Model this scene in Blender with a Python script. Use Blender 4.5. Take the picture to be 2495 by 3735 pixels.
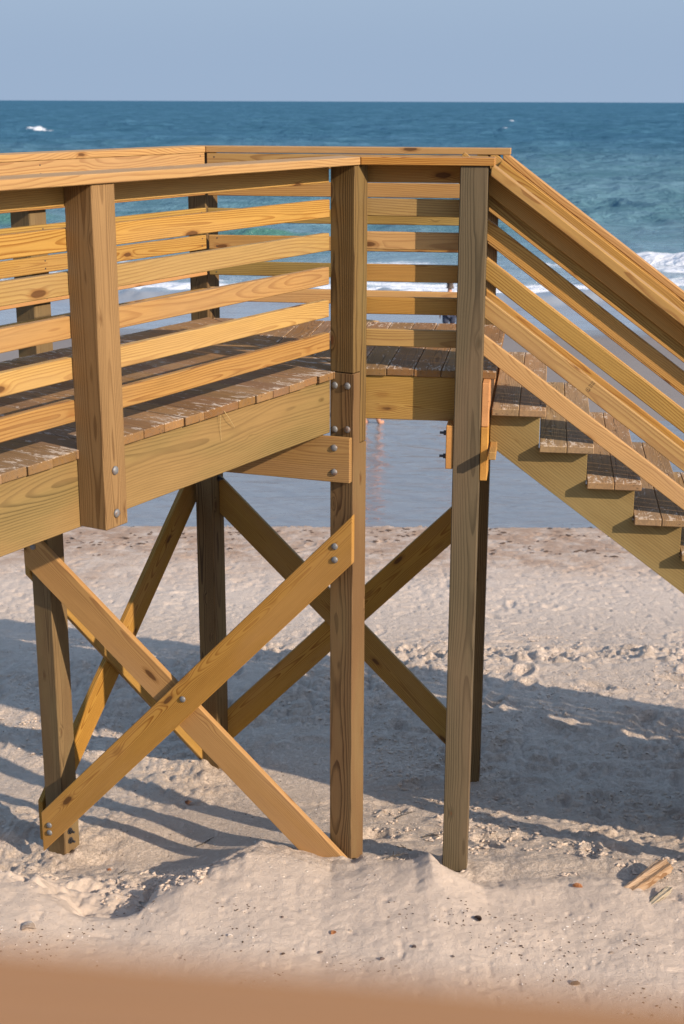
import bpy, bmesh, math, random
import numpy as np
from mathutils import Vector, Matrix

# ------------------------------------------------------------------ clearing
for o in list(bpy.data.objects):
    bpy.data.objects.remove(o)
SC = bpy.context.scene
COL = SC.collection
R = random.Random(11)
H = 6.1                      # eye height above mean sea level (sea level is z = 0)

# ------------------------------------------------------------------ camera
cam_d = bpy.data.cameras.new('camera')
cam = bpy.data.objects.new('camera', cam_d)
COL.objects.link(cam)
PITCH, ROLL = math.radians(16.124), math.radians(0.2)
fw = Vector((0, math.cos(PITCH), -math.sin(PITCH)))
up0 = Vector((0, math.sin(PITCH), math.cos(PITCH)))
rt0 = Vector((1, 0, 0))
rt = rt0 * math.cos(ROLL) + up0 * math.sin(ROLL)
up = up0 * math.cos(ROLL) - rt0 * math.sin(ROLL)
cm = Matrix(((rt.x, up.x, -fw.x, 0), (rt.y, up.y, -fw.y, 0), (rt.z, up.z, -fw.z, H), (0, 0, 0, 1)))
cam.matrix_world = cm
cam_d.sensor_fit = 'VERTICAL'
cam_d.sensor_height = 36.0
cam_d.sensor_width = 24.05
cam_d.lens = 50.0
cam_d.clip_start = 0.02
cam_d.clip_end = 30000
cam_d.dof.use_dof = True
cam_d.dof.focus_distance = 7.2
cam_d.dof.aperture_fstop = 5.0
SC.camera = cam

# ------------------------------------------------------------------ sky, sun, exposure
SUN_AZ, SUN_EL = math.radians(39.0), math.radians(28.0)   # azimuth measured from +X towards -Y
world = bpy.data.worlds.new('World')
SC.world = world
world.use_nodes = True
wn = world.node_tree.nodes
wl = world.node_tree.links
wn.clear()
w_out = wn.new('ShaderNodeOutputWorld')
w_bg = wn.new('ShaderNodeBackground')
w_sky = wn.new('ShaderNodeTexSky')
w_sky.sky_type = 'NISHITA'
w_sky.sun_disc = False
w_sky.sun_elevation = SUN_EL
w_sky.sun_rotation = math.radians(90) + SUN_AZ
w_sky.altitude = 0
w_sky.air_density = 1.0
w_sky.dust_density = 0.6
w_sky.ozone_density = 3.0
w_bg.inputs['Strength'].default_value = 0.15
w_tc = wn.new('ShaderNodeTexCoord')
w_sep = wn.new('ShaderNodeSeparateXYZ')
wl.new(w_tc.outputs['Generated'], w_sep.inputs[0])
w_mr = wn.new('ShaderNodeMapRange')
w_mr.interpolation_type = 'SMOOTHSTEP'
w_mr.inputs[1].default_value = 0.02
w_mr.inputs[2].default_value = 0.60
wl.new(w_sep.outputs[2], w_mr.inputs[0])
w_mix = wn.new('ShaderNodeMix')
w_mix.data_type = 'RGBA'
wl.new(w_mr.outputs[0], w_mix.inputs[0])
w_mix.inputs[6].default_value = (1.60, 2.12, 2.92, 1)      # pale blue sea haze low in the sky, all the way round
w_gain = wn.new('ShaderNodeMix')
w_gain.data_type = 'RGBA'
w_gain.blend_type = 'MULTIPLY'
w_gain.inputs[0].default_value = 1.0
w_gain.inputs[7].default_value = (1.85, 1.65, 1.42, 1)
wl.new(w_sky.outputs[0], w_gain.inputs[6])
wl.new(w_gain.outputs[2], w_mix.inputs[7])
wl.new(w_mix.outputs[2], w_bg.inputs[0])
wl.new(w_bg.outputs[0], w_out.inputs[0])

S = Vector((math.cos(SUN_AZ) * math.cos(SUN_EL), -math.sin(SUN_AZ) * math.cos(SUN_EL), math.sin(SUN_EL)))
sun_d = bpy.data.lights.new('sun', 'SUN')
sun_d.energy = 4.7
sun_d.angle = math.radians(0.5)
sun_d.color = (1.0, 0.82, 0.63)
sun = bpy.data.objects.new('sun', sun_d)
COL.objects.link(sun)
sun.rotation_euler = (-S).to_track_quat('-Z', 'Y').to_euler()
sun.location = S * 60

SC.view_settings.view_transform = 'Standard'
SC.view_settings.look = 'None'
SC.view_settings.exposure = 0.48
SC.view_settings.gamma = 1.0
SC.view_settings.use_curve_mapping = False

# ------------------------------------------------------------------ material helpers
class NT:
    def __init__(s, name):
        s.m = bpy.data.materials.new(name)
        s.m.use_nodes = True
        s.t = s.m.node_tree
        s.t.nodes.clear()
        s.out = s.t.nodes.new('ShaderNodeOutputMaterial')
        s.b = s.t.nodes.new('ShaderNodeBsdfPrincipled')
        s.t.links.new(s.b.outputs[0], s.out.inputs[0])
    def n(s, typ, **kw):
        nd = s.t.nodes.new(typ)
        for k, v in kw.items():
            setattr(nd, k, v)
        return nd
    def l(s, a, b):
        s.t.links.new(a, b)
    def put(s, sock, v):
        if isinstance(v, bpy.types.NodeSocket):
            s.l(v, sock)
        elif v is not None:
            sock.default_value = v
    def math(s, op, a, b=None, c=None, clamp=False):
        nd = s.n('ShaderNodeMath', operation=op, use_clamp=clamp)
        s.put(nd.inputs[0], a); s.put(nd.inputs[1], b)
        if c is not None: s.put(nd.inputs[2], c)
        return nd.outputs[0]
    def vmath(s, op, a, b=None):
        nd = s.n('ShaderNodeVectorMath', operation=op)
        s.put(nd.inputs[0], a)
        if b is not None: s.put(nd.inputs[1], b)
        return nd.outputs[0]
    def mix(s, f, a, b, blend='MIX'):
        nd = s.n('ShaderNodeMix', data_type='RGBA', blend_type=blend)
        s.put(nd.inputs[0], f); s.put(nd.inputs[6], a); s.put(nd.inputs[7], b)
        return nd.outputs[2]
    def noise(s, vec, scale=1.0, detail=2.0, rough=0.5, dist=0.0, color=False):
        nd = s.n('ShaderNodeTexNoise')
        s.put(nd.inputs['Vector'], vec)
        nd.inputs['Scale'].default_value = scale
        nd.inputs['Detail'].default_value = detail
        nd.inputs['Roughness'].default_value = rough
        nd.inputs['Distortion'].default_value = dist
        return nd.outputs['Color' if color else 'Fac']
    def step(s, v, lo, hi, a=0.0, b=1.0):
        nd = s.n('ShaderNodeMapRange', interpolation_type='SMOOTHSTEP')
        s.put(nd.inputs[0], v)
        for i, q in enumerate((lo, hi, a, b)):
            s.put(nd.inputs[i + 1], q)
        return nd.outputs[0]
    def bump(s, h, strength, dist=0.01):
        nd = s.n('ShaderNodeBump')
        nd.inputs['Strength'].default_value = strength
        nd.inputs['Distance'].default_value = dist
        s.l(h, nd.inputs['Height'])
        s.l(nd.outputs[0], s.b.inputs['Normal'])
    def set(s, **kw):
        for k, v in kw.items():
            s.put(s.b.inputs[k.replace('_', ' ')], v)

def C3(r, g, b): return (r, g, b, 1.0)

def wood(name, light, dark, freq=105.0, contrast=0.75, knots=0.15, knot_col=C3(.10, .045, .018), rough=0.62,
         weather=0.0, sandy=False, blotch=None, blotch_amt=0.0, val_var=0.16, pith=0.10, wander=0.12):
    t = NT(name)
    tc = t.n('ShaderNodeTexCoord').outputs['Object']
    info = t.n('ShaderNodeObjectInfo')
    rnd = info.outputs['Random']
    wnz = t.n('ShaderNodeTexWhiteNoise', noise_dimensions='1D')
    t.l(t.math('MULTIPLY', rnd, 917.3), wnz.inputs['W'])
    sepr = t.n('ShaderNodeSeparateColor'); t.l(wnz.outputs['Color'], sepr.inputs[0])
    r1, r2, r3 = sepr.outputs[0], sepr.outputs[1], sepr.outputs[2]
    offs = t.n('ShaderNodeCombineXYZ')
    t.l(t.math('MULTIPLY', rnd, 57.0), offs.inputs[0])
    t.l(t.math('MULTIPLY', r1, 31.0), offs.inputs[1])
    t.l(t.math('MULTIPLY', r2, 43.0), offs.inputs[2])
    P = t.vmath('ADD', tc, offs.outputs[0])
    sep = t.n('ShaderNodeSeparateXYZ'); t.l(tc, sep.inputs[0])
    x, y, z = sep.outputs
    # the pith wanders slowly along the length of the log
    wan = t.noise(t.vmath('MULTIPLY', P, (0.75, 0.0, 0.0)), 1.0, 1.0, 0.5, color=True)
    wsep = t.n('ShaderNodeSeparateColor'); t.l(wan, wsep.inputs[0])
    py = t.math('ADD', y, t.math('ADD', t.math('MULTIPLY_ADD', r1, pith * 1.2, -pith * 0.6), t.math('MULTIPLY_ADD', wsep.outputs[0], wander, -wander / 2)))
    pz = t.math('ADD', z, t.math('ADD', t.math('MULTIPLY_ADD', r2, pith * 1.6, -pith * 0.8), t.math('MULTIPLY_ADD', wsep.outputs[1], wander, -wander / 2)))
    rad = t.math('SQRT', t.math('ADD', t.math('MULTIPLY', py, py), t.math('MULTIPLY', pz, pz)))
    wob = t.noise(t.vmath('MULTIPLY', P, (1.7, 6.0, 6.0)), 1.0, 3.0, 0.5)
    vor = t.n('ShaderNodeTexVoronoi', feature='F1')
    t.l(t.vmath('MULTIPLY', P, (2.6, 7.5, 7.5)), vor.inputs['Vector'])
    vor.inputs['Scale'].default_value = 1.0
    vd = vor.outputs['Distance']
    vdn = t.math('MULTIPLY_ADD', t.noise(t.vmath('MULTIPLY', P, (18, 40, 40)), 1.0, 1.0), 0.06, t.math('SUBTRACT', vd, 0.03))
    kn = t.step(vdn, max(knots, .001) * 1.02, max(knots, .001) * 0.72)
    kring = t.step(vdn, knots * 1.7, knots * 0.95)
    kb = t.step(vd, knots * 2.4 + .001, 0.0)
    ph = t.math('MULTIPLY', t.math('ADD', t.math('ADD', rad, t.math('MULTIPLY', wob, 0.018)), t.math('MULTIPLY', kb, 0.014)), t.math('MULTIPLY', t.math('MULTIPLY_ADD', r3, .95, .92), freq))
    fr = t.math('FRACT', ph)
    ring = t.math('MULTIPLY', t.step(fr, 0.42, 0.90), t.step(fr, 1.0, 0.94))
    ringmod = t.math('MULTIPLY', ring, t.math('MULTIPLY_ADD', t.noise(t.vmath('MULTIPLY', P, (1.3, 11, 11)), 1.0, 2.0), 2.0, -0.15, True), None, True)
    col = t.mix(t.math('MULTIPLY', ringmod, t.math('MULTIPLY_ADD', r1, contrast * .5, contrast * .95)), light, dark)
    big = t.noise(t.vmath('MULTIPLY', P, (1.1, 5.0, 5.0)), 1.0, 3.0)
    if blotch is not None:
        col = t.mix(t.math('MULTIPLY', t.step(big, 0.40, 0.66), blotch_amt), col, blotch)
    fine = t.noise(t.vmath('MULTIPLY', P, (5.0, 120.0, 120.0)), 1.0, 3.0, 0.65)
    hsv = t.n('ShaderNodeHueSaturation')
    t.l(col, hsv.inputs['Color'])
    val = t.math('ADD', t.math('MULTIPLY_ADD', fine, 0.40, 0.79), t.math('MULTIPLY_ADD', r3, val_var * 2, -val_var))
    val = t.math('MULTIPLY', val, t.math('MULTIPLY_ADD', big, 0.50, 0.75))
    t.l(val, hsv.inputs['Value'])
    t.l(t.math('MULTIPLY_ADD', r2, 0.016, 0.492), hsv.inputs['Hue'])
    t.l(t.math('MULTIPLY_ADD', r1, 0.16, 0.92), hsv.inputs['Saturation'])
    col = hsv.outputs[0]
    col = t.mix(t.math('MULTIPLY', kring, 0.45), col, dark)
    col = t.mix(t.math('MULTIPLY', kn, 0.85), col, knot_col)
    hgt = t.math('ADD', t.math('MULTIPLY', ring, 0.35), t.math('MULTIPLY', fine, 0.55))
    if weather > 0:
        g = t.noise(t.vmath('MULTIPLY', P, (3.0, 60.0, 60.0)), 1.0, 4.0, 0.65)
        col = t.mix(t.math('MULTIPLY', t.step(g, 0.42, 0.62), weather), col, C3(.15, .108, .072))
        crack = t.step(t.noise(t.vmath('MULTIPLY', P, (1.6, 75.0, 75.0)), 1.0, 2.0), 0.34, 0.28)
        col = t.mix(t.math('MULTIPLY', crack, 0.7), col, C3(.035, .025, .018))
        hgt = t.math('SUBTRACT', hgt, t.math('MULTIPLY', crack, 0.8))
    if sandy:
        geo = t.n('ShaderNodeNewGeometry')
        gsep = t.n('ShaderNodeSeparateXYZ'); t.l(geo.outputs['Normal'], gsep.inputs[0])
        upf = t.step(gsep.outputs[2], 0.5, 0.8)
        endm = t.step(t.math('ABSOLUTE', x), 0.60, 0.86)
        a = t.noise(t.vmath('MULTIPLY', P, (8.0, 30.0, 30.0)), 1.0, 6.0, 0.75, 1.4)
        b = t.math('ADD', t.noise(P, 2.6, 3.0, 0.6), t.math('MULTIPLY', t.step(t.math('ABSOLUTE', z), .050, .068), .35))
        thr = t.math('SUBTRACT', 0.70, t.math('ADD', t.math('MULTIPLY', b, 0.17), t.math('MULTIPLY', endm, 0.075)))
        m = t.math('MULTIPLY', t.step(t.math('SUBTRACT', a, thr), -0.01, 0.035), upf)
        grn = t.noise(P, 420.0, 1.0)
        col = t.mix(t.math('MULTIPLY', m, 0.85), col, t.mix(grn, C3(.40, .33, .26), C3(.66, .57, .47)))
        film = t.math('MULTIPLY', t.step(b, 0.35, 0.75), t.math('MULTIPLY', upf, 0.22))
        col = t.mix(film, col, C3(.27, .19, .13))
        hgt = t.math('ADD', hgt, t.math('MULTIPLY', m, 0.6))
    t.set(Base_Color=col, Roughness=rough)
    t.b.inputs['Specular IOR Level'].default_value = 0.14
    t.bump(hgt, 0.35, 0.0025)
    return t.m

M = {}
M['pine'] = wood('fresh_pine', C3(.405, .240, .075), C3(.20, .080, .020), 80, .60, .12, knot_col=C3(.085, .036, .014), blotch=C3(.27, .165, .072), blotch_amt=.45)
M['pine_red'] = wood('orange_pine', C3(.400, .222, .070), C3(.20, .076, .020), 96, .58, .115, knot_col=C3(.085, .036, .014), blotch=C3(.27, .165, .072), blotch_amt=.45)
M['brace'] = wood('brace_pine', C3(.362, .214, .062), C3(.175, .074, .019), 88, .66, .125, knot_col=C3(.08, .036, .014), blotch=C3(.27, .165, .072), blotch_amt=.45)
M['skirt'] = wood('green_treated_skirt', C3(.215, .150, .045), C3(.092, .064, .021), 75, .80, .07, blotch=C3(.23, .135, .042), blotch_amt=.5)
M['post'] = wood('brown_post', C3(.172, .107, .050), C3(.070, .040, .019), 105, .80, .08, blotch=C3(.150, .112, .052), blotch_amt=.5, val_var=.08, wander=.05)
M['post_tan'] = wood('tan_post', C3(.240, .140, .055), C3(.110, .056, .020), 105, .70, .08, val_var=.06, wander=.05)
M['post_grey'] = wood('grey_green_post', C3(.118, .092, .052), C3(.045, .036, .021), 85, .72, .10, blotch=C3(.125, .085, .048), blotch_amt=.55, rough=.75, val_var=.05, wander=.07)
M['deck'] = wood('weathered_deck', C3(.245, .138, .058), C3(.115, .062, .027), 130, .6, .05, weather=.32, sandy=True, rough=.85, val_var=.18)
M['tread'] = wood('weathered_tread', C3(.30, .19, .095), C3(.14, .085, .040), 120, .75, .08, weather=.35, sandy=True, rough=.85, val_var=.12)
M['stringer'] = wood('stringer_pine', C3(.26, .165, .055), C3(.122, .073, .025), 70, .75, .07, blotch=C3(.25, .18, .07), blotch_amt=.6)
M['endgrain'] = wood('end_grain', C3(.48, .25, .085), C3(.27, .105, .032), 190, .9, .02, pith=.05)
M['hand'] = wood('smooth_handrail', C3(.325, .180, .078), C3(.275, .142, .055), 80, .5, .02, val_var=.02)

def simple(name, col, rough=.6, metal=0.0, nscale=30, namt=.3, bump=.2, bdist=.003):
    t = NT(name)
    tc = t.n('ShaderNodeTexCoord').outputs['Object']
    nz = t.noise(tc, nscale, 4, .6)
    c2 = tuple(v * (1 - namt) for v in col[:3]) + (1,)
    t.set(Base_Color=t.mix(nz, c2, tuple(min(1, v * (1 + namt)) for v in col[:3]) + (1,)), Roughness=rough, Metallic=metal)
    t.bump(nz, bump, bdist)
    return t.m

M['steel'] = simple('galvanised_steel', C3(.17, .175, .185), .55, .35, 140, .35, .3)
def bolt_steel():
    t = NT('weathered_bolt_steel')
    P = t.n('ShaderNodeTexCoord').outputs['Object']
    rn = t.n('ShaderNodeObjectInfo').outputs['Random']
    off = t.n('ShaderNodeCombineXYZ'); t.l(t.math('MULTIPLY', rn, 9.0), off.inputs[0])
    nz = t.noise(t.vmath('ADD', P, off.outputs[0]), 75, 4, .65)
    col = t.mix(nz, C3(.11, .115, .12), C3(.24, .245, .25))
    rust = t.math('MULTIPLY', t.step(t.noise(t.vmath('ADD', P, off.outputs[0]), 48, 3, .6), .48, .62), t.step(rn, .25, .8))
    col = t.mix(t.math('MULTIPLY', rust, .75), col, C3(.16, .075, .035))
    t.set(Base_Color=col, Roughness=t.math('MULTIPLY_ADD', nz, .3, .42))
    t.b.inputs['Metallic'].default_value = .35
    t.bump(nz, .4, .002)
    return t.m
M['steel'] = bolt_steel()
M['dark_steel'] = simple('dark_nut_steel', C3(.06, .06, .065), .55, .7, 120, .3)
M['ink'] = simple('stamp_ink', C3(.05, .035, .02), .8, 0, 200, .5)

# ------------------------------------------------------------------ object helpers
def setp(o, label=None, cat=None, group=None, kind=None):
    if label: o['label'] = label
    if cat: o['category'] = cat
    if group: o['group'] = group
    if kind: o['kind'] = kind
    return o

WORLD = {}
def empty(name, loc, label, cat, group=None):
    o = bpy.data.objects.new(name, None)
    COL.objects.link(o)
    o.location = loc
    WORLD[o.name] = Matrix.Translation(Vector(loc))
    return setp(o, label, cat, group)

def link(name, me, mat, parent=None, Mw=None, label=None):
    o = bpy.data.objects.new(name, me)
    COL.objects.link(o)
    if mat is not None and not me.materials:
        me.materials.append(mat)
    Mw = Mw or Matrix.Identity(4)
    WORLD[o.name] = Mw.copy()
    if parent is not None:
        o.parent = parent
        o.matrix_basis = WORLD[parent.name].inverted() @ Mw
    else:
        o.matrix_basis = Mw
    if label: o['label'] = label
    return o

def frame(origin, xdir, zhint):
    x = Vector(xdir).normalized()
    z = Vector(zhint) - x * Vector(zhint).dot(x)
    z.normalize()
    y = z.cross(x)
    return Matrix(((x.x, y.x, z.x, origin[0]), (x.y, y.y, z.y, origin[1]), (x.z, y.z, z.z, origin[2]), (0, 0, 0, 1)))

CACHE = {}
def board_mesh(L, th, w, mat, bev=.0035, sh0=0.0, sh1=0.0, my0=0.0, my1=0.0):
    """box: x length L, y thickness th, z width w; ends slanted by sh*(z/w) and my*(y/th)"""
    key = (round(L, 3), round(th, 4), round(w, 4), mat.name, round(sh0, 3), round(sh1, 3), round(my0, 3), round(my1, 3))
    if key in CACHE: return CACHE[key]
    bm = bmesh.new()
    bmesh.ops.create_cube(bm, size=1)
    for v in bm.verts:
        e = v.co.x
        sh, my = (sh0, my0) if e < 0 else (sh1, my1)
        v.co = Vector((e * L + sh * v.co.z + my * v.co.y, v.co.y * th, v.co.z * w))
    if bev: bmesh.ops.bevel(bm, geom=list(bm.edges), offset=bev, segments=1, affect='EDGES')
    me = bpy.data.meshes.new('board')
    bm.to_mesh(me); bm.free()
    me.materials.append(mat)
    CACHE[key] = me
    return me

def board(name, p0, p1, th, w, mat, parent, zhint=(0, 0, 1), label=None, **kw):
    p0, p1 = Vector(p0), Vector(p1)
    L = (p1 - p0).length
    me = board_mesh(L, th, w, mat, **kw)
    return link(name, me, mat, parent, frame((p0 + p1) / 2, p1 - p0, zhint), label)

def prism(name, poly, depth, mat, parent, Mw, bev=.003, label=None):
    """polygon in local x,z ; extruded along local y from -depth/2 to depth/2"""
    bm = bmesh.new()
    a = [bm.verts.new((px, -depth / 2, pz)) for px, pz in poly]
    b = [bm.verts.new((px, depth / 2, pz)) for px, pz in poly]
    n = len(poly)
    bm.faces.new(a); bm.faces.new(b[::-1])
    for i in range(n):
        j = (i + 1) % n
        bm.faces.new((a[j], a[i], b[i], b[j]))
    bmesh.ops.recalc_face_normals(bm, faces=list(bm.faces))
    if bev: bmesh.ops.bevel(bm, geom=list(bm.edges), offset=bev, segments=1, affect='EDGES')
    me = bpy.data.meshes.new(name)
    bm.to_mesh(me); bm.free()
    return link(name, me, mat, parent, Mw, label)

# ------------------------------------------------------------------ the plan of the boardwalk (camera stands at x=y=0)
def dirv(deg): return Vector((math.cos(math.radians(deg)), math.sin(math.radians(deg)), 0))
d1 = dirv(60); n1 = Vector((d1.y, -d1.x, 0))          # walkway direction and its outward (near side) normal
d2 = dirv(-8); n2 = Vector((d2.y, -d2.x, 0))          # landing / stairs direction
P0 = Vector((.007, 7.41, 0))                          # inner corner of the near bend
WID = 1.65
PF = P0 + Vector((-.865 - .007, 9.199 - 7.41, 0))     # far bend corner
PW = .138
def Z(z): return z + H
def A1(u, o, z): v = P0 + d1 * u + n1 * o; return Vector((v.x, v.y, Z(z)))
def A2(s, o, z): v = P0 + d2 * s + n2 * o; return Vector((v.x, v.y, Z(z)))

# ------------------------------------------------------------------ numpy noise for the terrain and sea
def vnoise(x, y, seed, per=512):
    rng = np.random.RandomState(seed)
    lat = rng.rand(per, per).astype(np.float32)
    xi = np.floor(x).astype(np.int64); yi = np.floor(y).astype(np.int64)
    fx = (x - xi).astype(np.float32); fy = (y - yi).astype(np.float32)
    fx = fx * fx * fx * (fx * (fx * 6 - 15) + 10); fy = fy * fy * fy * (fy * (fy * 6 - 15) + 10)
    a = lat[xi % per, yi % per]; b = lat[(xi + 1) % per, yi % per]
    c = lat[xi % per, (yi + 1) % per]; d = lat[(xi + 1) % per, (yi + 1) % per]
    return (a * (1 - fx) + b * fx) * (1 - fy) + (c * (1 - fx) + d * fx) * fy - 0.5

def sstep(v, lo, hi):
    t = np.clip((v - lo) / (hi - lo), 0, 1)
    return t * t * (3 - 2 * t)

G_Y = [-30, 2, 5, 6, 7.0, 7.3, 7.85, 8.6, 9.2, 10.3, 11.4, 12.8, 13.7, 17, 19.2, 22, 24.5, 26.2, 28, 32, 36, 39.4, 46, 60, 90]
G_Z = [-3.4, -3.9, -4.05, -4.1, -4.17, -4.20, -4.36, -4.53, -4.60, -4.57, -4.66, -4.95, -5.07, -5.46, -5.77, -5.99, -5.93, -5.77, -5.68, -5.75, -5.95, -6.1, -6.5, -7.5, -10]
CX = [-4, -1.755, -1.62, -1.47, -1.31, -1.165, -1.04, -1.01, -.825, -.655, -.525, -.436, -.197, -.051, .142, .286, .405, .489, .544, .673, .774, .986, 1.222, 1.504, 1.673, 1.807, 4]
CY = [6.5, 6.5, 6.5, 6.4, 6.3, 6.3, 6.35, 6.45, 6.6, 6.75, 6.9, 7.0, 7.05, 7.05, 7.05, 7.0, 6.98, 6.98, 6.9, 6.85, 6.8, 6.8, 6.8, 6.8, 6.7, 6.6, 6.4]
CZ = [-3.86, -3.888, -3.90, -3.922, -3.949, -3.969, -3.984, -3.994, -3.982, -4.006, -4.001, -4.013, -4.041, -4.086, -4.058, -4.056, -4.02, -3.965, -3.985, -4.04, -4.083, -4.104, -4.121, -4.107, -4.124, -4.114, -4.12]
FOOT = []
rf = random.Random(5)
for i in range(230):
    y_ = rf.uniform(9.6, 13) if i < 150 else rf.uniform(12.5, 18); x_ = rf.uniform(-.34, .34) * y_
    k_ = 1.0 if y_ < 12.6 else .55
    FOOT.append((x_, y_, rf.uniform(0, math.pi), rf.uniform(.09, .15), rf.uniform(.04, .065), k_ * rf.uniform(.016, .038)))
for i in range(60):
    FOOT.append((rf.uniform(.2, 3.2), rf.uniform(7.2, 9.6), rf.uniform(0, math.pi), rf.uniform(.08, .14), rf.uniform(.04, .06), rf.uniform(.015, .035)))
for i in range(26):
    FOOT.append((rf.uniform(-2.4, -1.0), rf.uniform(6.7, 7.5), rf.uniform(0, math.pi), rf.uniform(.06, .12), rf.uniform(.035, .06), rf.uniform(.01, .03)))

def terrain(x, y):
    g = np.interp(y, G_Y, G_Z).astype(np.float32)
    left = sstep(-x, .45, 1.1) * sstep(y, 6.8, 7.7) * sstep(-y, -8.3, -7.6)
    g = g - .17 * left
    wob = vnoise(x / .28 + 40, y * 0 + 3.3, 21) * .10 + vnoise(x / .11 + 9, y * 0 + 1.3, 22) * .012
    yc = np.interp(x, CX, CY) + wob
    zc = np.interp(x, CX, CZ)
    zs = np.interp(x, [-4, -1.7, -.8, -.1, .45, 1.1, 1.8, 4], [-3.88, -3.90, -3.985, -4.045, -4.03, -4.09, -4.115, -4.12])
    kf = sstep(yc - y, .0, .45)
    zc = zc * (1 - kf) + zs * kf
    wd = np.interp(x, [-2, -1.5, -1.36, -1.1, -.95, -.6, -.1, .4, .55, .9, 2], [.7, .6, .34, .32, .60, .85, .34, .24, .22, .30, .40])
    fall = 1 - sstep(y - yc, 0, 1) * 0 - np.clip((y - yc) / wd, 0, 1)
    fall = fall * fall * (3 - 2 * fall)
    front = zc + .055 * (yc - y) + vnoise(x / .8, y / .6, 31) * .045 * sstep(yc - y, .05, .5)
    front = np.where(y < 5.2, np.minimum(front, -3.9 + 0 * x), front)
    h = np.where(y < yc, front, g + (zc - g) * fall)
    # churned, trodden sand
    smooth = np.exp(-(((x + .75) / .8) ** 2 + ((y - 7.95) / .75) ** 2)) + np.exp(-(((x + .2) / .5) ** 2 + ((y - 9.0) / .35) ** 2))
    smooth = np.clip(smooth * 1.25, 0, 1) * (x > -1.75)
    on_front = sstep(yc - y, -.22, .0)
    churn = np.clip(1 - smooth, 0, 1) * (1 - .86 * on_front)
    far = sstep(y, 15, 24)
    tread = 1 + .8 * sstep(y, 8.9, 9.6) * (1 - sstep(y, 11.8, 12.6))
    churn = churn * (1 - .8 * far) * (1 - .62 * sstep(y, 11.8, 13.2))
    patch = np.clip(.55 + 1.5 * vnoise(x / .9 + 7, y / .8 + 2, 41), .15, 1.25)
    b1 = np.abs(vnoise(x / .16, y / .14, 42)) * 2
    b2 = np.abs(vnoise(x / .065 + 3, y / .06, 43)) * 2
    h = h + churn * patch * (vnoise(x / .55, y / .5, 44) * .055 + (b1 - .4) * .040 * tread + (b2 - .4) * .020 * tread + np.maximum(vnoise(x / .032, y / .03, 45) - .05, -.2) * .022)
    h = h + vnoise(x / .024, y / .022, 46) * .0035 * (1 - .7 * far)
    h = h + sstep(y, 11.5, 13) * (1 - far) * (np.minimum(vnoise(x / .13, y / .10, 50) + .27, 0) * .07 + np.minimum(vnoise(x / .05, y / .05, 55) + .22, 0) * .05)
    # small wind ripples and tracks on the near mound
    h = h + on_front * (vnoise(x / .06 + y / .05, y / .16 - x / .2, 47) * .006 + vnoise(x / .3, y / .26, 48) * .010 + np.minimum(vnoise(x / .06, y / .055, 49) + .34, 0) * .05)
    for px_, py_ in POSTS:
        d_ = np.hypot(x - px_, y - py_)
        h = h + (.030 * np.exp(-((d_ - .03) / .13) ** 2) - .022 * np.exp(-((d_ - .27) / .10) ** 2)) * (.55 + 1.2 * vnoise(x / .11, y / .1, 52))
    return h

POSTS = [(.03, 7.31), (.66, 7.25), (-1.71, 7.93), (-.92, 9.30), (.89, 9.02)]
def feet(h, x, y):
    rows_y = y[:, 0]
    for fx, fy, fa, fl, fwid, fd in FOOT:
        i0, i1 = np.searchsorted(rows_y, [fy - .35, fy + .35])
        if i1 <= i0: continue
        xs = x[i0:i1] - fx; ys = y[i0:i1] - fy
        ca, sa = math.cos(fa), math.sin(fa)
        p = (xs * ca + ys * sa) / fl; q = (-xs * sa + ys * ca) / fwid
        r2 = p * p + q * q
        h[i0:i1] += -fd * np.exp(-r2 * 1.1) + .55 * fd * np.exp(-((np.sqrt(r2) - 1.45) / .35) ** 2)
    return h

def grid_mesh(name, X, Y, Zv, mat, attrs=None):
    nr, nc = X.shape
    co = np.stack([X, Y, Zv], -1).reshape(-1, 3).astype(np.float32)
    idx = np.arange(nr * nc, dtype=np.int32).reshape(nr, nc)
    q = np.stack([idx[:-1, :-1], idx[:-1, 1:], idx[1:, 1:], idx[1:, :-1]], -1).reshape(-1)
    nf = len(q) // 4
    me = bpy.data.meshes.new(name)
    me.vertices.add(len(co)); me.vertices.foreach_set('co', co.ravel())
    me.loops.add(len(q)); me.loops.foreach_set('vertex_index', q)
    me.polygons.add(nf)
    me.polygons.foreach_set('loop_start', np.arange(nf, dtype=np.int32) * 4)
    me.polygons.foreach_set('use_smooth', np.ones(nf, dtype=bool))
    me.update(calc_edges=True)
    for k, v in (attrs or {}).items():
        at = me.attributes.new(k, 'FLOAT', 'POINT')
        at.data.foreach_set('value', v.astype(np.float32).ravel())
    me.materials.append(mat)
    o = bpy.data.objects.new(name, me)
    COL.objects.link(o)
    WORLD[o.name] = Matrix.Identity(4)
    return o

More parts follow.
